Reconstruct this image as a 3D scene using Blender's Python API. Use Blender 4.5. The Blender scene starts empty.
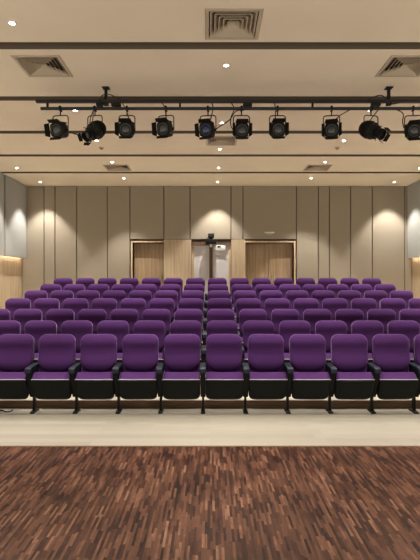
import bpy, bmesh, math, random
from mathutils import Vector, Matrix
random.seed(7)
PI = math.pi
SC = bpy.context.scene
COL = SC.collection

# ------------------------------------------------------------------ camera
F = 468.0            # focal length in pixels of the 420x560 frame
HC = 1.67            # camera height
cd = bpy.data.cameras.new('camera'); cam = bpy.data.objects.new('camera', cd); COL.objects.link(cam)
cd.sensor_fit = 'VERTICAL'; cd.sensor_height = 36; cd.lens = 36 * F / 560
cd.shift_y = 4 / 560; cd.clip_start = .05; cd.clip_end = 100
cam.location = (0, 0, HC); cam.rotation_euler = (PI / 2, 0, 0)
SC.camera = cam
# ------------------------------------------------------------------ world, exposure
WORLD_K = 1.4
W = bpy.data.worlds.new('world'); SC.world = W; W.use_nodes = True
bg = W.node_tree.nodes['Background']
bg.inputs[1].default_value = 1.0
_N, _L = W.node_tree.nodes, W.node_tree.links      # glow added below the horizon, lights the ceiling through the open room end
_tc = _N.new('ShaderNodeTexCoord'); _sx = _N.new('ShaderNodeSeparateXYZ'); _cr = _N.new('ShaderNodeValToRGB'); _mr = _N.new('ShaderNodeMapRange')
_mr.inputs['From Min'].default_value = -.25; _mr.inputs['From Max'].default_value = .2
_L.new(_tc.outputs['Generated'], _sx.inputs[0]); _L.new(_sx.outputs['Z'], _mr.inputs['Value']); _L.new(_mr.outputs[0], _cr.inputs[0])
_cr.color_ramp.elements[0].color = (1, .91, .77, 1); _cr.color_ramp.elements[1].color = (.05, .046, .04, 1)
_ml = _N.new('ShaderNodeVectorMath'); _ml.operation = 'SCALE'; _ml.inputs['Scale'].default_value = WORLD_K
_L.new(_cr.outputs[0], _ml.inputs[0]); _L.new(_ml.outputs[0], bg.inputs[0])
vs = SC.view_settings
vs.view_transform = 'Standard'; vs.look = 'None'; vs.gamma = 1; vs.use_curve_mapping = False
vs.exposure = 0.0
DOWN_W = 370.0        # watts of one ceiling downlight
DOWN_COL = (1.0, .95, .87)
LED_COL = (1.0, .80, .60)
LED_STRENGTH = 15.0

# ------------------------------------------------------------------ materials
def nmat(name, col, rough=.6, metal=0, spec=.5, sheen=0, emit=None, es=1):
    m = bpy.data.materials.new(name); m.use_nodes = True
    b = m.node_tree.nodes['Principled BSDF']
    b.inputs['Base Color'].default_value = (*col, 1)
    b.inputs['Roughness'].default_value = rough
    b.inputs['Metallic'].default_value = metal
    b.inputs['Specular IOR Level'].default_value = spec
    if sheen:
        b.inputs['Sheen Weight'].default_value = sheen
        b.inputs['Sheen Roughness'].default_value = .4
    if emit:
        b.inputs['Emission Color'].default_value = (*emit, 1)
        b.inputs['Emission Strength'].default_value = es
    return m

def noise_tint(m, c1, c2, scale=(1, 1, 1), nscale=5, detail=4, lo=.35, hi=.65, bump=0):
    """object-space noise mixes two colours"""
    nt = m.node_tree; N = nt.nodes; L = nt.links; b = N['Principled BSDF']
    tc = N.new('ShaderNodeTexCoord'); mp = N.new('ShaderNodeMapping'); mp.inputs['Scale'].default_value = scale
    nz = N.new('ShaderNodeTexNoise'); nz.inputs['Scale'].default_value = nscale; nz.inputs['Detail'].default_value = detail
    cr = N.new('ShaderNodeValToRGB')
    cr.color_ramp.elements[0].position = lo; cr.color_ramp.elements[0].color = (*c1, 1)
    cr.color_ramp.elements[1].position = hi; cr.color_ramp.elements[1].color = (*c2, 1)
    L.new(tc.outputs['Object'], mp.inputs[0]); L.new(mp.outputs[0], nz.inputs['Vector'])
    L.new(nz.outputs['Fac'], cr.inputs[0]); L.new(cr.outputs[0], b.inputs['Base Color'])
    if bump:
        bp = N.new('ShaderNodeBump'); bp.inputs['Strength'].default_value = bump; bp.inputs['Distance'].default_value = .01
        L.new(nz.outputs['Fac'], bp.inputs['Height']); L.new(bp.outputs[0], b.inputs['Normal'])
    return m

def strip_wood(name, ramp, blen, bwid, rot, rough, grain=(1, 1, 1), gscale=20, gmix=.5, mortar=.0008, spec=.5):
    """small wooden strips: every strip has its own tone, plus grain"""
    m = bpy.data.materials.new(name); m.use_nodes = True
    nt = m.node_tree; N = nt.nodes; L = nt.links; b = N['Principled BSDF']
    b.inputs['Roughness'].default_value = rough; b.inputs['Specular IOR Level'].default_value = spec
    tc = N.new('ShaderNodeTexCoord'); mp = N.new('ShaderNodeMapping'); mp.inputs['Rotation'].default_value = rot
    L.new(tc.outputs['Object'], mp.inputs[0])
    br = N.new('ShaderNodeTexBrick'); br.inputs['Scale'].default_value = 1
    br.inputs['Brick Width'].default_value = blen; br.inputs['Row Height'].default_value = bwid
    br.inputs['Mortar Size'].default_value = mortar; br.inputs['Bias'].default_value = 0
    br.inputs['Color1'].default_value = (0, 0, 0, 1); br.inputs['Color2'].default_value = (1, 1, 1, 1)
    br.inputs['Mortar'].default_value = (.1, .1, .1, 1); br.offset = .37; br.offset_frequency = 3; br.squash = 1.45; br.squash_frequency = 3
    L.new(mp.outputs[0], br.inputs['Vector'])
    cr = N.new('ShaderNodeValToRGB'); e = cr.color_ramp.elements
    while len(e) < len(ramp): e.new(.5)
    for k, (p, c) in enumerate(ramp): e[k].position = p; e[k].color = (*c, 1)
    m2 = N.new('ShaderNodeMapping'); m2.inputs['Scale'].default_value = grain
    L.new(tc.outputs['Object'], m2.inputs[0])
    nz = N.new('ShaderNodeTexNoise'); nz.inputs['Scale'].default_value = gscale; nz.inputs['Detail'].default_value = 5
    L.new(m2.outputs[0], nz.inputs['Vector'])
    mx = N.new('ShaderNodeMix'); mx.data_type = 'FLOAT'; mx.inputs[0].default_value = gmix
    L.new(br.outputs['Color'], mx.inputs[2]); L.new(nz.outputs['Fac'], mx.inputs[3])
    L.new(mx.outputs[0], cr.inputs[0]); L.new(cr.outputs[0], b.inputs['Base Color'])
    return m

def mosaic(name, ramp, w, l, rough):
    """narrow strips along y, each row of strips shifted at random, each strip with its own tone"""
    m = bpy.data.materials.new(name); m.use_nodes = True
    nt = m.node_tree; N = nt.nodes; L = nt.links; b = N['Principled BSDF']; b.inputs['Roughness'].default_value = rough; b.inputs['Specular IOR Level'].default_value = .3
    def mt(op, a, c=None, v=None):
        n = N.new('ShaderNodeMath'); n.operation = op; L.new(a, n.inputs[0])
        if c is not None: L.new(c, n.inputs[1])
        elif v is not None: n.inputs[1].default_value = v
        return n.outputs[0]
    tc = N.new('ShaderNodeTexCoord'); sx = N.new('ShaderNodeSeparateXYZ'); L.new(tc.outputs['Object'], sx.inputs[0])
    ix = mt('FLOOR', mt('DIVIDE', sx.outputs[0], v=w))
    wn = N.new('ShaderNodeTexWhiteNoise'); wn.noise_dimensions = '1D'; L.new(ix, wn.inputs['W'])
    iy = mt('FLOOR', mt('ADD', mt('DIVIDE', sx.outputs[1], v=l), wn.outputs['Value']))
    cb = N.new('ShaderNodeCombineXYZ'); L.new(ix, cb.inputs[0]); L.new(iy, cb.inputs[1])
    w2 = N.new('ShaderNodeTexWhiteNoise'); w2.noise_dimensions = '3D'; L.new(cb.outputs[0], w2.inputs['Vector'])
    mp = N.new('ShaderNodeMapping'); mp.inputs['Scale'].default_value = (60, 6, 1); L.new(tc.outputs['Object'], mp.inputs[0])
    nz = N.new('ShaderNodeTexNoise'); nz.inputs['Scale'].default_value = 2; nz.inputs['Detail'].default_value = 5; L.new(mp.outputs[0], nz.inputs['Vector'])
    n2 = N.new('ShaderNodeTexNoise'); n2.inputs['Scale'].default_value = 2.2; n2.inputs['Detail'].default_value = 3; L.new(tc.outputs['Object'], n2.inputs['Vector'])
    t = mt('ADD', mt('MULTIPLY', w2.outputs['Value'], v=.62), mt('ADD', mt('MULTIPLY', nz.outputs['Fac'], v=.32), mt('MULTIPLY', mt('SUBTRACT', n2.outputs['Fac'], v=.5), v=.55)))
    cr = N.new('ShaderNodeValToRGB'); e = cr.color_ramp.elements
    while len(e) < len(ramp): e.new(.5)
    for k, (p, c) in enumerate(ramp): e[k].position = p; e[k].color = (*c, 1)
    L.new(t, cr.inputs[0]); L.new(cr.outputs[0], b.inputs['Base Color'])
    return m

M = {}
M['ceiling'] = noise_tint(nmat('ceiling paint', (.6, .5, .38), .75, spec=.2), (.755, .655, .505), (.785, .685, .535), nscale=1.5)
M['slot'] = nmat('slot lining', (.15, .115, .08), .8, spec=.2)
M['fabric_wall'] = noise_tint(nmat('wall fabric', (.4, .34, .26), .9, spec=.1), (.325, .278, .215), (.365, .315, .247), nscale=60, detail=6, bump=.1)
M['grey_fabric'] = noise_tint(nmat('panel fabric', (.5, .5, .48), .9, spec=.1), (.345, .345, .33), (.385, .385, .37), nscale=60, detail=6)
M['seam'] = nmat('seam', (.05, .04, .03), .8)
M['wood_wall'] = noise_tint(nmat('light veneer', (.5, .36, .22), .55, spec=.3), (.42, .315, .205), (.58, .46, .325), (14, 14, .5), 2.2, 6, .32, .68)
M['wood_door'] = noise_tint(nmat('door veneer', (.4, .27, .15), .5, spec=.3), (.30, .20, .118), (.47, .345, .22), (16, 16, .5), 2.2, 6, .32, .68)
M['wood_trim'] = noise_tint(nmat('frame veneer', (.6, .45, .29), .5, spec=.3), (.52, .38, .24), (.66, .51, .34), (14, 14, .6), 2, 5)
M['brown_wood'] = noise_tint(nmat('brown stained wood', (.13, .07, .04), .5, spec=.3), (.10, .055, .03), (.17, .095, .055), (14, 14, .6), 2, 5)
M['riser'] = noise_tint(nmat('riser wood', (.2, .12, .07), .6, spec=.3), (.15, .085, .05), (.235, .145, .085), (1, 10, 10), 3, 5)
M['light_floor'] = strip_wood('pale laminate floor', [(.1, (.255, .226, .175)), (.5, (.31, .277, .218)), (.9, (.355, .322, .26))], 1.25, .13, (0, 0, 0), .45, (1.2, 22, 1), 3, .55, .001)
M['tier_floor'] = strip_wood('tier laminate lifted for bounce', [(.1, (.56, .50, .40)), (.5, (.64, .575, .47)), (.9, (.70, .64, .53))], 1.25, .13, (0, 0, 0), .5, (1.2, 22, 1), 3, .55, .001)  # same laminate as light_floor, colour lifted to bounce light onto the ceiling
M['dark_floor'] = mosaic('dark mosaic parquet', [(.12, (.014, .0055, .0035)), (.42, (.053, .021, .0115)), (.70, (.103, .044, .025)), (.96, (.25, .13, .077))], .018, .165, .40)
M['pale_door'] = nmat('pale grey lacquer', (.60, .58, .60), .45)
M['white'] = nmat('white plastic', (.75, .75, .72), .4)
M['offwhite'] = nmat('cream enamel', (.46, .38, .27), .5)
M['purple'] = noise_tint(nmat('purple upholstery', (.14, .04, .2), .85, spec=.12, sheen=.36), (.061, .0185, .098), (.078, .0245, .121), nscale=90, detail=3)
M['purple'].node_tree.nodes['Principled BSDF'].inputs['Sheen Tint'].default_value = (.85, .6, .95, 1)
M['black_plastic'] = nmat('black shell plastic', (.006, .007, .0068), .4, spec=.12)
M['arm'] = nmat('dark armrest plastic', (.010, .013, .024), .5, spec=.3)
M['black_metal'] = nmat('black enamel metal', (.007, .0065, .006), .5, spec=.25)
M['black_metal2'] = nmat('dark bar metal', (.010, .009, .008), .45)
M['yoke'] = nmat('yoke steel', (.05, .045, .04), .45, metal=.4)
M['chrome'] = nmat('bright steel', (.6, .58, .55), .3, metal=1)
M['trim_grey'] = nmat('grey edge piping', (.42, .38, .44), .6)
M['rubber'] = nmat('black cable rubber', (.015, .014, .013), .6)
M['lens'] = nmat('ribbed lens glass', (.035, .037, .04), .15, spec=.6)
M['blue_lens'] = nmat('blue gel lens', (.012, .022, .09), .15, spec=.6)
M['down_glow'] = nmat('downlight lamp', (1, 1, 1), .4, emit=(1, .95, .86), es=28)
M['led'] = nmat('warm led tape', (1, .9, .8), .4, emit=LED_COL, es=LED_STRENGTH)
M['detector'] = nmat('detector plastic', (.30, .30, .24), .5)
M['vent_dark'] = nmat('duct interior', (.05, .04, .03), .8)

# ------------------------------------------------------------------ mesh helpers
def link(name, bm, mat, parent=None, smooth=False, loc=None, autos=None):
    me = bpy.data.meshes.new(name)
    bmesh.ops.recalc_face_normals(bm, faces=bm.faces)
    bm.to_mesh(me); bm.free()
    for mm in (mat if isinstance(mat, (list, tuple)) else [mat]): me.materials.append(mm)
    if smooth:
        me.polygons.foreach_set('use_smooth', [True] * len(me.polygons))
        try: me.set_sharp_from_angle(angle=autos or R(40))
        except Exception: pass
    o = bpy.data.objects.new(name, me); COL.objects.link(o)
    if parent is not None: o.parent = parent
    if loc is not None: o.location = loc
    return o
def R(d): return math.radians(d)
def box(bm, x0, x1, y0, y1, z0, z1, bev=0, mi=0, seg=2):
    r = bmesh.ops.create_cube(bm, size=1)
    for v in r['verts']:
        v.co = Vector(((x0 + x1) / 2 + v.co.x * (x1 - x0), (y0 + y1) / 2 + v.co.y * (y1 - y0), (z0 + z1) / 2 + v.co.z * (z1 - z0)))
    fs = set(f for v in r['verts'] for f in v.link_faces)
    for f in fs: f.material_index = mi
    if bev:
        es = list(set(e for v in r['verts'] for e in v.link_edges))
        bmesh.ops.bevel(bm, geom=es, offset=bev, segments=seg, profile=.5, affect='EDGES')
    return bm
def ring_loft(bm, rings, cap=True, closed=True):
    vr = [[bm.verts.new(p) for p in r] for r in rings]
    n = len(vr[0])
    for a, b in zip(vr, vr[1:]):
        for k in range(n if closed else n - 1):
            bm.faces.new((a[k], a[(k + 1) % n], b[(k + 1) % n], b[k]))
    if cap and closed:
        bm.faces.new(vr[0][::-1]); bm.faces.new(vr[-1])
    return bm
def superloft(bm, rows, n=28, ex=4.5):
    """rows (z, halfwidth, ycentre, halfdepth): rounded sections stacked along z"""
    rings = []
    for z, w, yc, h in rows:
        r = []
        for k in range(n):
            t = 2 * PI * k / n; c, s = math.cos(t), math.sin(t)
            r.append((w * math.copysign(abs(c) ** (2 / ex), c), yc + h * math.copysign(abs(s) ** (2 / ex), s), z))
        rings.append(r)
    return ring_loft(bm, rings)
def profile_x(bm, prof, x0, x1, rnd=0.0, steps=4):
    """side profile [(y, z)] extruded along x with rounded ends"""
    cy = sum(p[0] for p in prof) / len(prof); cz = sum(p[1] for p in prof) / len(prof)
    ext = max(max(abs(p[0] - cy), abs(p[1] - cz)) for p in prof)
    secs = []
    if rnd:
        for k in range(steps + 1):
            a = PI / 2 * k / steps; secs.append((x0 + rnd * (1 - math.sin(a)), rnd * (1 - math.cos(a))))
        secs = secs[::-1]
        secs = [(x0 + rnd * (1 - math.cos(PI / 2 * k / steps)), rnd * (1 - math.sin(PI / 2 * k / steps))) for k in range(steps + 1)]
        secs += [(x1 - (x - x0), i) for x, i in secs[::-1]]
    else: secs = [(x0, 0), (x1, 0)]
    rings = []
    for x, ins in secs:
        r = []
        for y, z in prof:
            d = Vector((y - cy, z - cz)); l = d.length or 1
            d = d * max(0, 1 - ins / l)
            r.append((x, cy + d.x, cz + d.y))
        rings.append(r)
    return ring_loft(bm, rings)
def round_poly(pts, r, seg=4):
    out = []; n = len(pts)
    for i in range(n):
        p0, p1, p2 = Vector(pts[i - 1]), Vector(pts[i]), Vector(pts[(i + 1) % n])
        rr = min(r, (p0 - p1).length * .45, (p2 - p1).length * .45)
        a = p1 + (p0 - p1).normalized() * rr; b = p1 + (p2 - p1).normalized() * rr
        for k in range(seg + 1):
            t = k / seg
            out.append(tuple((1 - t) ** 2 * a + 2 * t * (1 - t) * p1 + t * t * b))
    return out
def tube(bm, pts, r, n=8):
    pts = [Vector(p) for p in pts]; rings = []
    up = Vector((0, 0, 1))
    for i, p in enumerate(pts):
        d = (pts[min(i + 1, len(pts) - 1)] - pts[max(i - 1, 0)]).normalized()
        a = d.cross(up)
        if a.length < 1e-3: a = d.cross(Vector((0, 1, 0)))
        a.normalize(); b = a.cross(d).normalized()
        if rings and False: pass
        rings.append([p + (a * math.cos(2 * PI * k / n) + b * math.sin(2 * PI * k / n)) * r for k in range(n)])
    return ring_loft(bm, rings)
def smooth_path(pts, n=6):
    P = [Vector(p) for p in pts]; out = []
    for i in range(len(P) - 1):
        p0, p1, p2, p3 = P[max(i - 1, 0)], P[i], P[i + 1], P[min(i + 2, len(P) - 1)]
        for k in range(n):
            t = k / n
            out.append(.5 * ((2 * p1) + (p2 - p0) * t + (2 * p0 - 5 * p1 + 4 * p2 - p3) * t * t + (3 * p1 - p0 - 3 * p2 + p3) * t ** 3))
    out.append(P[-1]); return out
def lathe_y(bm, prof, n=24, cap=True):
    """profile [(y, r)] turned about the y axis"""
    return ring_loft(bm, [[(r * math.cos(2 * PI * k / n), y, r * math.sin(2 * PI * k / n)) for k in range(n)] for y, r in prof], cap)
def lathe_z(bm, prof, n=24, cap=True):
    return ring_loft(bm, [[(r * math.cos(2 * PI * k / n), r * math.sin(2 * PI * k / n), z) for k in range(n)] for z, r in prof], cap)
def tag(o, label=None, cat=None, group=None, kind=None):
    if label: o['label'] = label
    if cat: o['category'] = cat
    if group: o['group'] = group
    if kind: o['kind'] = kind
    return o
def empty(name, loc=(0, 0, 0), rz=0):
    o = bpy.data.objects.new(name, None); COL.objects.link(o); o.location = loc; o.rotation_euler = (0, 0, rz)
    o.empty_display_size = .1
    return o
def kids(o): return [c for c in bpy.data.objects if c.parent == o]
def copy_tree(o, parent=None, tree=None):
    c = o.copy(); COL.objects.link(c)
    if parent is not None: c.parent = parent
    for ch in o.children: copy_tree(ch, c)
    return c

# ------------------------------------------------------------------ setting
XL, XR, YB, ZC = -5.28, 5.68, 13.5, 4.5        # panel faces, back wall, ceiling
XC = (XL + XR) / 2
SEAT_X0, PITCH, ROW_D, FOOT_Y = -.09, .55, .92, 6.11
ROW_Z = [0, .108, .235, .389, .529, .662, .813]
YS = 1.2
WXL, WXR = XL - .15, XR + .15                   # wooden side walls
def S(o): return tag(o, kind='structure')
S(link('floor_stage', box(bmesh.new(), WXL, WXR, YS, 4.80, -.06, 0), M['dark_floor']))
S(link('trim_1', box(bmesh.new(), WXL, WXR, 4.80, 4.83, -.06, .002), M['brown_wood']))
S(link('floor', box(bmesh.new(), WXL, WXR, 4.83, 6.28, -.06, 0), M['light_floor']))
for k in range(1, 7):
    y0 = 6.28 + ROW_D * (k - 1); y1 = y0 + ROW_D if k < 6 else YB + .6
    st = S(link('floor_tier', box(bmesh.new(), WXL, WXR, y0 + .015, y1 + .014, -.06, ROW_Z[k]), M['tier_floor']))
    link('riser_board', box(bmesh.new(), WXL, WXR, y0, y0 + .0149, 0 if k == 1 else ROW_Z[k - 1], ROW_Z[k] - .004), M['riser'], st)

# ceiling: bays between dark slots that run across the room
slots = [5.56 + 1.582 * k for k in range(-2, 5)]
HWS, DS = .084, .13
DIFF = [(.25, 5.11), (-2.17, 6.09), (2.55, 6.09), (.23, 9.25), (-2.25, 11.4), (2.62, 11.4)]     # air diffusers, .55 m openings
bm = bmesh.new()
X0, X1 = WXL - .1, WXR + .1
def quad(p, mi=0):
    bm.faces.new([bm.verts.new(q) for q in p]).material_index = mi
cuts = [YS] + [v for s in slots for v in (s - HWS, s + HWS)] + [YB + .3]
for y0, y1 in zip(cuts[0::2], cuts[1::2]):
    x = X0
    for dx, dy in sorted(d for d in DIFF if y0 < d[1] < y1):
        quad([(x, y0, ZC), (dx - .275, y0, ZC), (dx - .275, y1, ZC), (x, y1, ZC)])
        quad([(dx - .275, y0, ZC), (dx + .275, y0, ZC), (dx + .275, dy - .275, ZC), (dx - .275, dy - .275, ZC)])
        quad([(dx - .275, dy + .275, ZC), (dx + .275, dy + .275, ZC), (dx + .275, y1, ZC), (dx - .275, y1, ZC)])
        x = dx + .275
    quad([(x, y0, ZC), (X1, y0, ZC), (X1, y1, ZC), (x, y1, ZC)])
for s in slots:
    y0, y1 = s - HWS, s + HWS
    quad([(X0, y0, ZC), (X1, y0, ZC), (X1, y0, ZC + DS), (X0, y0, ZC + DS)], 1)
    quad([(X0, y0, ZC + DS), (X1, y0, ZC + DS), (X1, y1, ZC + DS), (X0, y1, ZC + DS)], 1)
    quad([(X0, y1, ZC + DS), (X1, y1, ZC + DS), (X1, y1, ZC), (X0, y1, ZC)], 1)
tops = [bm.verts.new(p) for p in ((X0, YS, ZC + .25), (X0, YB + .3, ZC + .25), (X1, YB + .3, ZC + .25), (X1, YS, ZC + .25))]
bm.faces.new(tops)
ceil = S(link('ceiling', bm, [M['ceiling'], M['slot']]))

# side walls: wood below, hung fabric panels above with a warm led tape under them
for side, xw, sg in (('left', WXL, 1), ('right', WXR, -1)):
    x0, x1 = sorted((xw, xw - sg * .12))
    S(link('wall_' + side, box(bmesh.new(), x0, x1, 6.0, YB + .2, -.06, ZC + .2), M['wood_wall']))

# back wall with three door recesses
def px(x, D=YB): return (x - 210) / F * D
def pz(y, D=YB): return HC + (284 - y) / F * D
ZT = ROW_Z[6]
wb = empty('wall_back', (0, 0, 0)); S(wb)
xs_open = [(px(132.5), px(163.5)), (px(191.5), px(231)), (px(245.5), px(294))]
ZD = pz(242.5)
bm = bmesh.new()
edges = [WXL - .1] + [v for p in xs_open for v in p] + [WXR + .1]
for a, b in zip(edges[0::2], edges[1::2]): box(bm, a, b, YB + .04, YB + .30, ZT - .05, ZC + .1)
for a, b in xs_open: box(bm, a, b, YB + .04, YB + .30, ZD, ZC + .1)
link('wall_core', bm, M['seam'], wb)
link('backing', box(bmesh.new(), WXL - .1, WXR + .1, YB + .32, YB + .36, ZT - .05, ZC + .2), M['seam'], wb)
seams = [24.0, 44, 55, 76.7, 107.3, 129.9, 163.9, 190, 231, 243, 296.4, 318.4, 329.5, 350.6, 372.3, 404.8, 415]
G = .012
for a, b in zip(seams, seams[1:]):
    xa = WXL if a < 25 else px(a); xb = WXR if b > 410 else px(b)
    low = pz(239.5) if 129 < (a + b) / 2 < 296 else ZT
    link('fabric_panel', box(bmesh.new(), xa + G, xb - G, YB, YB + .0399, low + G, ZC - .005, .006, seg=1), M['fabric_wall'], wb)
for a, b in ((163.9, 191.2), (231.3, 245)):
    link('veneer_panel', box(bmesh.new(), px(a), px(b), YB + .005, YB + .0399, ZT, pz(239.5), .003, seg=1), M['wood_wall'], wb)
# door leaves and frames
def frame(parent, x0, x1, zt, w=.05, lef=True, rig=True):
    bm = bmesh.new()
    if lef: box(bm, x0 - w, x0, YB - .012, YB + .28, ZT, zt + w, .004, seg=1)
    if rig: box(bm, x1, x1 + w, YB - .012, YB + .28, ZT, zt + w, .004, seg=1)
    box(bm, x0, x1, YB - .012, YB + .28, zt, zt + w, .004, seg=1)
    return link('door_frame', bm, M['wood_trim'], parent)
def handle(parent, x, y, z):
    bm = bmesh.new(); tube(bm, [(x, y - .05, z - .15), (x, y - .05, z + .15)], .011)
    tube(bm, [(x, y - .05, z - .12), (x, y, z - .12)], .008); tube(bm, [(x, y - .05, z + .12), (x, y, z + .12)], .008)
    link('door_handle', bm, M['chrome'], parent, True)
YL = YB + .26
for n, (a, b), two in ((1, xs_open[0], False), (3, xs_open[2], True)):
    d = empty('door_%d' % n, ((a + b) / 2, YB, ZT)); S(d)
    inv = Matrix.Translation(-d.location)
    if n == 1: o = frame(d, a, b, ZD, .045, True, False)
    else: o = frame(d, a, b, ZD, .045)
    o.location = -d.location
    leaves = [(a, (a + b) / 2 - .004), ((a + b) / 2 + .004, b)] if two else [(a + .004, b - .004)]
    for q, (u, v) in enumerate(leaves):
        lf = link('door_leaf', box(bmesh.new(), u, v, YL, YL + .045, ZT + .006, ZD - .006, .003, seg=1), M['wood_door'], d)
        lf.location = -d.location
        hx = (v - .09 if q == 0 else u + .09)
        handle(lf, hx, YL, ZT + 1.02)
a, b = xs_open[1]
d2 = empty('door_2', ((a + b) / 2, YB, ZT)); S(d2)
mx = px(211)
fr = bmesh.new(); box(fr, a, a + .07, YB + .10, YB + .24, ZT, ZD - .021); box(fr, b - .07, b, YB + .10, YB + .24, ZT, ZD - .021); box(fr, a, b, YB + .10, YB + .24, ZD - .02, ZD)
o = link('door_frame', fr, M['wood_trim'], d2); o.location = -d2.location
for u, v in ((a + .07, mx - .05), (mx + .05, b - .07)):
    lf = link('door_leaf', box(bmesh.new(), u, v, YB + .14, YB + .185, ZT + .006, ZD - .02, .003, seg=1), M['pale_door'], d2); lf.location = -d2.location
    bm = bmesh.new(); box(bm, u + .10, v - .10, YB + .134, YB + .1399, ZT + .25, ZD - .35, .002, seg=1)
    link('panel_inset', bm, M['pale_door'], lf)
bm = bmesh.new(); box(bm, mx - .05, mx + .05, YB + .07, YB + .2, ZT, ZD - .02, .004, seg=1)
o = link('centre_post', bm, M['brown_wood'], d2); o.location = -d2.location
bm = bmesh.new(); box(bm, a, mx - .05, YB + .03, YB + .139, pz(245.2), pz(241.8), .004, seg=1)
o = link('header_beam', bm, M['brown_wood'], d2); o.location = -d2.location
bm = bmesh.new(); box(bm, mx + .05, b, YB + .03, YB + .139, pz(242.6), pz(241.4), .002, seg=1)
o = link('header_rail', bm, M['brown_wood'], d2); o.location = -d2.location
bm = bmesh.new(); box(bm, px(214.5), px(225.5), YB + .05, YB + .139, pz(250.2), pz(245.2), .004)
cl = link('door_closer', bm, M['white'], d2, True); cl.location = -d2.location; cl['label'] = 'white box at the top of the pale door'
bm = bmesh.new(); box(bm, px(217.5), px(220.8), YB + .044, YB + .0499, pz(247.4), pz(245.8)); link('dark_slot', bm, M['black_metal'], cl)

# hung fabric panels on the side walls
panels = [(12.1, 13.47), (10.5, 11.99), (8.9, 10.39), (7.3, 8.79)]
ZP = 2.40
for side, xf, xw in (('left', XL, WXL), ('right', XR, WXR)):
    for i, (y0, y1) in enumerate(panels):
        sg = 1 if side == 'left' else -1
        x0, x1 = sorted((xf, xw + sg * .09))
        p = link('acoustic_panel', box(bmesh.new(), x0, x1, y0, y1, ZP, ZC - .004, .006, seg=1), M['grey_fabric'])
        tag(p, 'grey fabric wall panel hung high on the %s side wall, %s' % (side, ['meeting the back wall', 'second from the back wall', 'third from the back wall', 'fourth from the back wall'][i]), 'wall panel', 'fabric panels on the side walls')
        sg = 1 if side == 'left' else -1
        l0, l1 = sorted((xw + sg * .062, xw + sg * .0895))
        e = link('led_strip', box(bmesh.new(), l0, l1, y0 + .03, y1 - .06, ZP + .012, ZP + .03), M['led'])
        tag(e, 'warm glowing light strip under the %s wall fabric panel %s' % (side, ['beside the back wall', 'second from the back wall', 'third from the back wall', 'fourth from the back wall'][i]), 'light strip', 'light strips under the wall panels')

# ------------------------------------------------------------------ ceiling fittings
def make_downlight():
    r = empty('recessed_downlight')
    link('trim_ring', lathe_z(bmesh.new(), [(0, .032), (0, .05), (-.004, .05), (-.009, .044), (-.006, .030)], 24, False), M['white'], r, True)
    link('lamp_lens', lathe_z(bmesh.new(), [(-.001, .032), (-.005, .030)], 24), M['down_glow'], r)
    ld = bpy.data.lights.new('downlight beam', 'SPOT'); ld.energy = DOWN_W; ld.color = DOWN_COL
    ld.spot_size = R(80); ld.spot_blend = .45; ld.shadow_soft_size = .05
    lo = bpy.data.objects.new('beam', ld); COL.objects.link(lo); lo.parent = r; lo.location = (0, 0, -.02)
    return r
DL0 = make_downlight(); used = False
bayname = {8: 'bay against the back wall', 7: 'second bay from the back wall', 6: 'third bay from the back wall', 5: 'fourth bay from the back wall', 4: 'fifth bay from the back wall', 3: 'sixth bay from the back wall', 2: 'seventh bay from the back wall', 1: 'eighth bay from the back wall', 0: 'ninth bay from the back wall', -1: 'tenth bay from the back wall'}
def bay(y): return sum(1 for s in slots if s < y) + 1
cols = [(-4.71, 'beside the left wall', [12.98, 11.4, 9.82, 8.24, 6.66, 5.08]),
        (-2.2, 'left of the ceiling middle', [12.5, 10.85, 9.23, 7.63, 5.07, 3.5]),
        (.21, 'on the ceiling midline', [12.98, 11.4, 9.81, 8.2, 6.05, 4.61, 3.1]),
        (2.64, 'right of the ceiling middle', [12.5, 10.85, 9.23, 7.63, 5.07, 3.5]),
        (5.11, 'beside the right wall', [12.98, 11.4, 9.82, 8.24, 6.66, 5.08])]
for X, where, ys in cols:
    seen = {}
    for y in ys:
        o = DL0 if not used else copy_tree(DL0); used = True
        o.location = (X + {-2.2: .055 - .021 * (y - 5.07), 2.64: .017 * (y - 9.23)}.get(X, 0), y, ZC - .001)
        key = bay(y); extra = ''
        seen[key] = seen.get(key, 0) + 1
        if X == .21 and y == 4.61: extra = ', near the frame top'
        tag(o, 'lit downlight %s, %s%s' % (where, bayname[key], extra), 'downlight', 'round ceiling downlights')

def make_diffuser():
    r = empty('ceiling_diffuser')
    def sq(h, z): return [(-h, -h, z), (h, -h, z), (h, h, z), (-h, h, z)]
    bm = bmesh.new(); ring_loft(bm, [sq(.262, .02), sq(.262, -.006), sq(.29, -.009), sq(.305, -.004), sq(.305, -.0005)], False)
    link('outer_frame', bm, M['offwhite'], r)
    bm = bmesh.new(); ring_loft(bm, [sq(.266, .001), sq(.266, .12)], False); bm.faces.new([bm.verts.new(p) for p in sq(.266, .12)])
    link('duct_box', bm, M['vent_dark'], r)
    for k in range(5):
        h = .250 - .046 * k
        bm = bmesh.new(); z0, z1 = -.004, .046
        ring_loft(bm, [sq(h, z0), sq(h - .034, z1), sq(h - .038, z1), sq(h - .005, z0 - .001), sq(h, z0)], False)
        link('vane', bm, M['offwhite'], r)
    return r
D0 = make_diffuser()
dl = [(.25, 5.11, 'square cream air diffuser nearest the viewer, in the middle of the ceiling'),
      (-2.17, 6.09, 'square cream air diffuser in the sixth ceiling bay, left of the middle'),
      (2.55, 6.09, 'square cream air diffuser in the sixth ceiling bay, right of the middle'),
      (.23, 9.25, 'square cream air diffuser behind the spotlights, in the middle of the ceiling'),
      (-2.25, 11.4, 'square cream air diffuser near the back wall, left of the middle'),
      (2.62, 11.4, 'square cream air diffuser near the back wall, right of the middle')]
for i, (x, y, lab) in enumerate(dl):
    o = D0 if i == 0 else copy_tree(D0)
    o.location = (x, y, ZC); tag(o, lab, 'air diffuser', 'square ceiling air diffusers')
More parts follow.
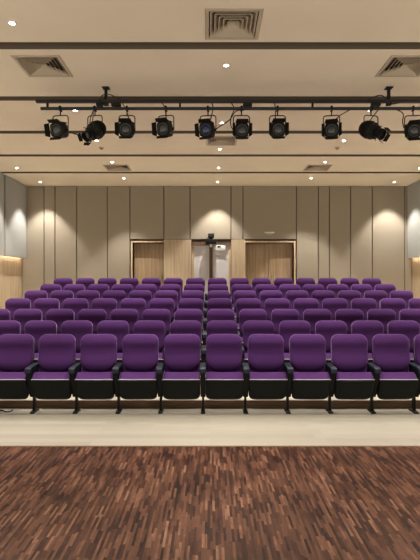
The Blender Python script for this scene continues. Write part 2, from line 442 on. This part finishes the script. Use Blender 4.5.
for x, y, w in ((-2.25, 9.7, 'left'), (2.64, 9.7, 'right')):
    o = empty('smoke_detector', (x, y, ZC)); tag(o, 'small round grey smoke detector on the ceiling behind the spotlights, %s of the middle' % w, 'smoke detector', 'ceiling smoke detectors')
    link('base_plate', lathe_z(bmesh.new(), [(0, .055), (-.012, .055), (-.014, .05)]), M['offwhite'], o, True)
    link('sensor_head', lathe_z(bmesh.new(), [(-.014, .04), (-.035, .036), (-.045, .022), (-.047, .005)]), M['detector'], o, True)
# exit light over the right doors
o = empty('emergency_light', (px(269.3), YB, pz(233)))
tag(o, 'small white oblong emergency light on the wall above the right wooden double doors', 'emergency light')
link('housing', box(bmesh.new(), -.14, .14, -.06, 0, -.012, .03, .008), M['white'], o, True)
link('wall_bracket', box(bmesh.new(), -.07, .07, -.03, 0, -.05, -.0121, .004), M['offwhite'], o)
# black camera above the central doors
o = empty('video_camera', (mx, YB, pz(242)))
tag(o, 'black video camera on a bracket over the post between the pale central doors', 'camera')
Z = lambda y: pz(y) - pz(242)
link('bracket', box(bmesh.new(), -.15, .15, -.16, .03, Z(244.2), Z(239.5), .012), M['black_metal'], o, True)
link('stem', box(bmesh.new(), -.04, .04, -.12, -.04, Z(239.5), Z(237.5), .006), M['black_metal'], o, True)
link('camera_head', box(bmesh.new(), -.085, .085, -.15, .0, -.055, .06, .02), M['black_metal'], o, True, (0, -.02, Z(236)))
link('lens', lathe_y(bmesh.new(), [(-.004, .04), (.0, .04)], 20), M['lens'], o, True, (0, -.175, Z(236)))
link('cable_cover', box(bmesh.new(), -.035, .035, -.02, .06, Z(247), Z(244.3), .006), M['white'], o)

# ------------------------------------------------------------------ lighting bar
BY = 6.75
zb = lambda y: HC + (284 - y) / F * BY
xb = lambda x: (x - 210) / F * BY
ZU, ZL = zb(101.4), zb(108.6)
XE0, XE1 = xb(36), 3.57
rig = empty('lighting_bar', (xb(106.5), BY, ZC)); tag(rig, 'long black double lighting bar hung from the ceiling by rods', 'lighting bar')
def rp(name, bm, mat, sm=False):
    o = link(name, bm, mat, rig, sm); o.location = -rig.location; return o
rp('upper_track', box(bmesh.new(), XE0, XE1, BY - .025, BY + .025, ZU - .022, ZU + .022, .004, seg=1), M['black_metal2'])
rp('lower_pipe', tube(bmesh.new(), [(XE0 + .07, BY, ZL), (XE1 - .07, BY, ZL)], .023, 14), M['black_metal2'], True)
for x in (47.5, 180, 312.5, 440):
    rp('spacer', box(bmesh.new(), xb(x) - .014, xb(x) + .014, BY - .012, BY + .012, ZL + .02, ZU - .0221), M['black_metal'])
for x in (106, 388.7):
    rp('hanging_rod', box(bmesh.new(), xb(x) - .02, xb(x) + .02, BY - .02, BY + .02, ZU + .0221, ZC, .004, seg=1), M['black_metal'])
    rp('ceiling_plate', box(bmesh.new(), xb(x) - .05, xb(x) + .05, BY - .05, BY + .05, ZC - .012, ZC - .0001), M['black_metal'])
    rp('rod_clamp', box(bmesh.new(), xb(x) - .035, xb(x) + .035, BY - .035, BY + .035, ZU - .06, ZU - .0221, .006), M['black_metal'], True)
for x0, x1 in ((96.5, 103), (111.5, 121), (243, 252), (371, 380)):
    rp('junction_box', box(bmesh.new(), xb(x0), xb(x1), BY - .04, BY + .03, ZU - .072, ZU - .0222, .006), M['black_metal'], True)

def plate(bm, pts, t):
    """4-sided plate with thickness along its normal"""
    p = [Vector(q) for q in pts]; n = (p[1] - p[0]).cross(p[3] - p[0]).normalized() * t / 2
    return ring_loft(bm, [[q - n for q in p], [q + n for q in p]])
def clamp_and_yoke(r, hw, ztop, zbot):
    bm = bmesh.new()
    box(bm, -.016, .016, -.036, .036, -.04, .034, .008)
    tube(bm, [(0, 0, -.04), (0, 0, ztop)], .009, 8)
    c = link('hook_clamp', bm, M['black_metal'], r, True)
    bm = bmesh.new(); tube(bm, [(-.045, 0, -.022), (-.016, 0, -.022)], .006); link('wing_bolt', bm, M['chrome'], c, True)
    rr = .035
    path = [(-hw, 0, zbot), (-hw, 0, ztop - rr), (-hw + rr * .3, 0, ztop - rr * .3), (-hw + rr, 0, ztop), (hw - rr, 0, ztop), (hw - rr * .3, 0, ztop - rr * .3), (hw, 0, ztop - rr), (hw, 0, zbot)]
    bm = bmesh.new(); tube(bm, path, .0085, 8)
    link('yoke', bm, M['yoke'], r, True)
def tilt(o, r): o.rotation_euler = (r, 0, 0)
def fresnel(x, yaw, pitch, lab, lens='lens', hz=130.5, open_=1.0):
    r = empty('stage_spotlight', (xb(x), BY, ZL)); r.rotation_euler = (0, 0, yaw * .55)
    tag(r, lab, 'stage light', 'black stage lights on the bar')
    zc = zb(hz) - ZL
    clamp_and_yoke(r, .115, zb(115.6) - ZL, zc - .01)
    h = bmesh.new()
    # rounded housing, front at -y
    superl = []
    for y, w, zz in ((-.12, .088, .088), (-.115, .096, .096), (-.03, .098, .10), (.05, .09, .104), (.10, .075, .09), (.13, .05, .06)):
        ring = []
        for k in range(28):
            t = 2 * PI * k / 28; c, s = math.cos(t), math.sin(t)
            ring.append((w * math.copysign(abs(c) ** .5, c), y, zz * math.copysign(abs(s) ** .5, s)))
        superl.append(ring)
    ring_loft(h, superl)
    for k in range(5): box(h, -.08, .08, -.07 + .03 * k, -.058 + .03 * k, .094, .112)     # cooling fins
    hs = link('housing', h, M['black_metal'], r, True); hs.location = (0, 0, zc)
    hs.rotation_euler = (R(pitch), 0, yaw * .45)
    link('lens_ring', lathe_y(bmesh.new(), [(-.118, .066), (-.132, .068), (-.134, .079), (-.118, .082)], 28, False), M['yoke'], hs, True)
    link('lens', lathe_y(bmesh.new(), [(-.1195, .066), (-.126, .060), (-.133, .042), (-.136, .02), (-.137, .001)], 28), M[lens], hs, True)
    a, L = .098, .082
    k = L * math.sin(R(28)) * open_; dd = L * math.cos(R(28)); y0 = -.124
    for q in range(4):
        # flaps: top, right, bottom, left
        ang = q * PI / 2
        pts = [(-a, y0, a), (a, y0, a), (a * .82, y0 - dd, a + k), (-a * .82, y0 - dd, a + k)]
        pts = [(p[0] * math.cos(ang) + p[2] * math.sin(ang), p[1], -p[0] * math.sin(ang) + p[2] * math.cos(ang)) for p in pts]
        link('barn_door', plate(bmesh.new(), pts, .003), M['black_metal'], hs)
    for s in (-1, 1):
        bm = bmesh.new(); box(bm, s * .098 - .004, s * .098 + .018 * s + .004, -.02, .02, -.02, .02, .006)
        link('tilt_knob', bm, M['black_metal'], hs, True)
    return r
def profile_spot(x, yaw, pitch, lab, hz=131):
    r = empty('profile_spotlight', (xb(x), BY, ZL)); tag(r, lab, 'stage light', 'black stage lights on the bar')
    r.rotation_euler = (0, 0, R(yaw * .3))
    zc = zb(hz) - ZL
    clamp_and_yoke(r, .11, zb(115.6) - ZL, zc - .01)
    hs = link('lamp_house', lathe_y(bmesh.new(), [(.17, .03), (.16, .085), (.11, .115), (.02, .122), (-.04, .122), (-.05, .105), (-.10, .098), (-.105, .07)], 26), M['black_metal'], r, True)
    hs.location = (0, 0, zc); hs.rotation_euler = (R(pitch), 0, R(yaw * .7))
    bm = bmesh.new()
    for k in range(5): lathe_y(bm, [(.03 + .02 * k, .118 - .003 * k), (.03 + .02 * k, .130 - .004 * k), (.036 + .02 * k, .130 - .004 * k), (.036 + .02 * k, .118 - .003 * k)], 26, False)
    link('cooling_rib', bm, M['black_metal'], hs, True)
    link('barrel', lathe_y(bmesh.new(), [(-.09, .066), (-.12, .064), (-.13, .072), (-.18, .072), (-.19, .08), (-.21, .08), (-.21, .07), (-.19, .066), (-.16, .06)], 26), M['black_metal'], hs, True)
    link('lens', lathe_y(bmesh.new(), [(-.165, .060), (-.178, .04), (-.180, .001)], 26), M['lens'], hs, True)
    a, L = .08, .055; kk = L * math.sin(R(22)); dd = L * math.cos(R(22)); y0 = -.212
    for q in range(4):
        ang = q * PI / 2 + R(12)
        pts = [(-a * .8, y0, a), (a * .8, y0, a), (a * .62, y0 - dd, a + kk), (-a * .62, y0 - dd, a + kk)]
        pts = [(p[0] * math.cos(ang) + p[2] * math.sin(ang), p[1], -p[0] * math.sin(ang) + p[2] * math.cos(ang)) for p in pts]
        link('barn_door', plate(bmesh.new(), pts, .003), M['black_metal'], hs)
    bm = bmesh.new()
    for q in range(4):
        a2 = q * PI / 2 + PI / 4
        tube(bm, [(.1 * math.cos(a2), -.06, .1 * math.sin(a2)), (.15 * math.cos(a2), -.07, .15 * math.sin(a2))], .006, 6)
    link('shutter_handle', bm, M['yoke'], hs, True)
    return r
fresnel(60.5, R(-12), 14, 'black box stage light with barn doors, hung at the far left end of the bar', hz=130.5)
profile_spot(95, -34, 38, 'black tubular profile spotlight aimed left, second from the left end of the bar')
fresnel(127, R(0), 10, 'black box stage light third from the left end of the bar, facing straight out')
fresnel(166, R(-16), 12, 'black box stage light fourth from the left, turned so its left flap shows', hz=129.5)
fresnel(208, R(-16), 12, 'black box stage light with a bluish lens, left one of the middle pair', 'blue_lens', hz=130.5)
fresnel(241.5, R(0), 8, 'black box stage light right of the bluish lens one, beside a looped cable', hz=131.5)
fresnel(277.5, R(-2), 8, 'black box stage light seventh from the left, hung alone right of the middle', hz=131)
fresnel(331.5, R(-14), 8, 'black box stage light eighth from the left, with a slanting cable above', hz=131.5)
profile_spot(371, 38, 30, 'black tubular profile spotlight aimed right, beside the right hanging rod', hz=130.5)
fresnel(413, R(-14), 12, 'black box stage light at the right edge of the photo', hz=131.5)

def cable(pts, lab, r=.0075, name='power_cable'):
    P = [(xb(x), BY + dy, zb(y)) for x, y, dy in pts]
    o = link(name, tube(bmesh.new(), smooth_path(P), r, 6), M['rubber'], None, True)
    tag(o, lab, 'cable', 'black cables on the lighting bar')
cable([(68, 130, .06), (74, 133, .05), (82, 133.5, .04), (90, 129.5, .03), (92.5, 118, .02), (93.5, 110.6, -.005)], 'black cable drooping between the two leftmost stage lights')
cable([(95, 109.5, -.03), (92, 118, -.06), (90, 127, -.03)], 'short black cable down the yoke of the left tubular spotlight')
cable([(123, 104.5, -.03), (127, 112, -.05), (130, 123, -.02)], 'short black cable above the third stage light from the left')
cable([(162, 103.2, -.03), (165, 109, -.04), (166.5, 121, .02)], 'short black cable above the fourth stage light from the left')
cable([(212, 103.2, -.03), (213, 110, -.04), (210, 121, .0)], 'short black cable above the stage light with the bluish lens')
cable([(231, 103.2, -.03), (234, 110, -.035), (231, 118, -.03), (231, 126, 0), (235, 131, .05)], 'looped black cable hanging left of the middle stage light')
cable([(244, 110.7, -.02), (236, 112, -.03), (229, 121, -.02), (218, 127, .03), (215, 130, .05)], 'black cable slanting across to the stage light with the bluish lens')
cable([(274, 103.2, -.03), (275, 112, -.05), (275, 123, -.01)], 'short black cable above the seventh stage light from the left')
cable([(350, 110.2, -.02), (340, 116, -.04), (332, 123, -.03), (330, 125, .02)], 'black cable slanting down to the eighth stage light')
cable([(384, 108, -.03), (396, 111, -.04), (402, 115, -.04), (402, 122, -.02), (405, 127, .04)], 'black cable drooping to the stage light at the right edge')
cable([(378, 110.2, -.02), (373, 116, -.05), (368, 123, -.03)], 'short black cable down the yoke of the right tubular spotlight')
cable([(98, 103, -.05), (103, 97, -.05), (109, 95.5, -.05), (116, 98.5, -.05), (124, 102, -.04)], 'black cable bunched over the bar at the left hanging rod')
cable([(364, 102, -.04), (372, 98.5, -.05), (381, 97, -.05), (388, 105, -.05), (398, 104, -.04)], 'black cable bunched over the bar at the right hanging rod')

# ------------------------------------------------------------------ auditorium chairs
def g(z, c, s): return math.exp(-((z - c) / s) ** 2)
def back_y(z): return .095 * (z - .36) / .65
def make_chair():
    r = empty('auditorium_chair')
    # upholstered back: full panel and a thicker U-shaped cushion on it
    top, Wd, rt = 1.008, .231, .095
    rows = []
    for k in range(26):
        z = .36 + (top - .36) * (1 - (1 - k / 25) ** 1.7)
        w = Wd - .012 * max(0, (.75 - z) / .4)
        if z > top - rt: w = Wd - rt + math.sqrt(max(0, rt * rt - (z - top + rt) ** 2))
        h = .036
        if z > top - .05: h = .008 + .028 * math.sqrt(max(0, 1 - ((z - top + .05) / .05) ** 2))
        if z < .40: h = .012 + .024 * (z - .36) / .04
        rows.append((z - .008 * (z - .36) / .648, w, back_y(z) + .022, h))
    link('backrest', superloft(bmesh.new(), rows, 32, 4.5), M['purple'], r, True, autos=R(60))
    rows = []; bot, rb, t2, W2 = .53, .17, top, .237
    for k in range(34):
        z = bot + (t2 - bot) * .5 * (1 - math.cos(PI * k / 33))
        w = W2
        if z < bot + rb: w = W2 - rb + math.sqrt(max(0, rb * rb - (bot + rb - z) ** 2))
        if z > t2 - rt: w = W2 - rt + math.sqrt(max(0, rt * rt - (z - t2 + rt) ** 2))
        h = .040
        if z > t2 - .05: h = .006 + .034 * math.sqrt(max(0, 1 - ((z - t2 + .05) / .05) ** 2))
        if z < bot + .12: h = .004 + .036 * math.sqrt(max(0, 1 - ((bot + .12 - z) / .12) ** 2))
        bul = .030 * g(z, .91, .07) + .016 * g(z, .64, .10)
        rows.append((z, w, back_y(z) - .008 - bul / 2, h + bul / 2))
    link('back_cushion', superloft(bmesh.new(), rows, 36, 3.6), M['purple'], r, True, autos=R(60))
    rows = [(.30, .17, .05, .004), (.305, .2, .05, .008), (.40, .222, .065, .01), (.6, .226, .100, .012), (.80, .226, .129, .012), (.93, .222, .147, .010), (.965, .19, .150, .006)]
    link('back_shell', superloft(bmesh.new(), rows, 28, 5), M['black_plastic'], r, True, autos=R(50))
    # tipped-up seat: black shell towards the viewer, purple cushion edge on top
    a, b = Vector((0, -.065, .185)), Vector((0, -.215, .458)); ax = (b - a); Ls = ax.length; ax.normalize()
    nrm = Vector((0, -ax.z, ax.y))      # outward, towards the front
    if nrm.y > 0: nrm = -nrm
    bm = bmesh.new(); rows = []; rb = .085; Ws = .240
    for k in range(16):
        s = Ls * (1 - math.cos(PI / 2 * k / 15))
        w = Ws if s > rb else Ws - rb + math.sqrt(max(0, rb * rb - (rb - s) ** 2))
        h = .030 * (.35 + .65 * min(1, s / .05) ** .5) * (1 - .35 * (s / Ls))
        rows.append((s, w, 0, h))
    superloft(bm, rows, 30, 5)
    for v in bm.verts:
        x, y, s = v.co; bulge = .02 * math.sin(PI * s / Ls) * (1 - (x / Ws) ** 4) if y < 0 else 0
        v.co = a + ax * s + nrm * (-y + bulge) + Vector((x, 0, 0))
    link('seat_shell', bm, M['black_plastic'], r, True, autos=R(50))
    prof = round_poly([(-.222, .466), (-.125, .548), (-.092, .528), (-.022, .27), (-.055, .225), (-.105, .27), (-.20, .45)], .035, 5)
    sc = link('seat_cushion', profile_x(bmesh.new(), prof, -.236, .236, .022), M['purple'], r, True, autos=R(60))
    bm = bmesh.new(); tube(bm, smooth_path([(-.228, -.19, .455), (-.218, -.222, .4665), (0, -.226, .4665), (.218, -.222, .4665), (.228, -.19, .455)], 5), .0062, 8)
    link('edge_piping', bm, M['trim_grey'], sc, True)
    # arm and stanchion on the chair's left side (shared with its neighbour)
    make_arm(r, -.275)
    return r
def make_arm(r, x):
    prof = round_poly([(-.235, .585), (.10, .605), (.105, .40), (.05, .215), (-.07, .205), (-.125, .32), (-.20, .46)], .03, 4)
    ap = link('arm_panel', profile_x(bmesh.new(), prof, x - .033, x + .033, .006, 2), M['black_plastic'], r, True)
    prof = round_poly([(-.245, .575), (-.238, .606), (-.205, .618), (.09, .632), (.095, .606), (-.20, .586), (-.232, .545), (-.252, .548)], .016, 4)
    link('armrest', profile_x(bmesh.new(), prof, x - .040, x + .040, .012, 3), M['arm'], ap, True)
    bm = bmesh.new(); tube(bm, [(x - .0345, -.07, .262), (x + .0345, -.07, .262)], .012, 10)
    link('hinge_bolt', bm, M['chrome'], ap, True)
    bm = bmesh.new(); box(bm, x - .014, x + .014, -.035, .035, .012, .214, .004)
    lg = link('leg', bm, M['black_metal'], r, True)
    bm = bmesh.new(); profile_x(bm, round_poly([(-.10, 0), (-.10, .012), (-.03, .028), (.05, .028), (.10, .012), (.10, 0)], .008, 2), x - .028, x + .028, .004, 2)
    link('foot', bm, M['black_metal'], lg, True)
chair0 = make_chair()
end_arm = empty('arm_template'); make_arm(end_arm, .275)
end_parts = list(end_arm.children)
bpy.context.view_layer.update()
rown = ['front row', 'second row', 'third row', 'fourth row', 'fifth row', 'sixth row', 'back row']
ordn = ['', 'first', 'second', 'third', 'fourth', 'fifth', 'sixth', 'seventh', 'eighth']
first = True
for k in range(7):
    for side, n in ((-1, 7), (1, 8)):
        for i in range(1, n + 1):
            c = chair0 if first else copy_tree(chair0); first = False
            c.location = (SEAT_X0 + side * PITCH * (i - .5), FOOT_Y + ROW_D * k, ROW_Z[k])
            sd = 'left' if side < 0 else 'right'
            e = n - i
            if e == 0: lab = 'purple auditorium chair at the %s end of the %s' % (sd, rown[k])
            elif k >= 3 and e < 4: lab = 'purple auditorium chair in the %s, %s from its %s end' % (rown[k], ordn[e + 1], sd)
            else: lab = 'purple auditorium chair in the %s, %s to the %s of its centre line' % (rown[k], ordn[i], sd)
            tag(c, lab, 'chair', 'purple chairs in the ' + rown[k])
            if side > 0 and i == n:
                for p in end_parts: copy_tree(p, c)
for p in end_parts:
    for q in list(p.children): bpy.data.objects.remove(q)
    bpy.data.objects.remove(p)
bpy.data.objects.remove(end_arm)

# loose cable on the floor under the front row
P = [(x, y, .008) for x, y in ((-3.1, 6.15), (-2.95, 6.02), (-2.85, 6.10), (-2.74, 6.16), (-2.66, 6.09), (-2.60, 6.12), (-2.62, 6.2))]
o = link('floor_cable', tube(bmesh.new(), smooth_path(P), .008, 6), M['rubber'], None, True)
tag(o, 'loose black cable lying on the floor under the front row, at the left edge', 'cable')
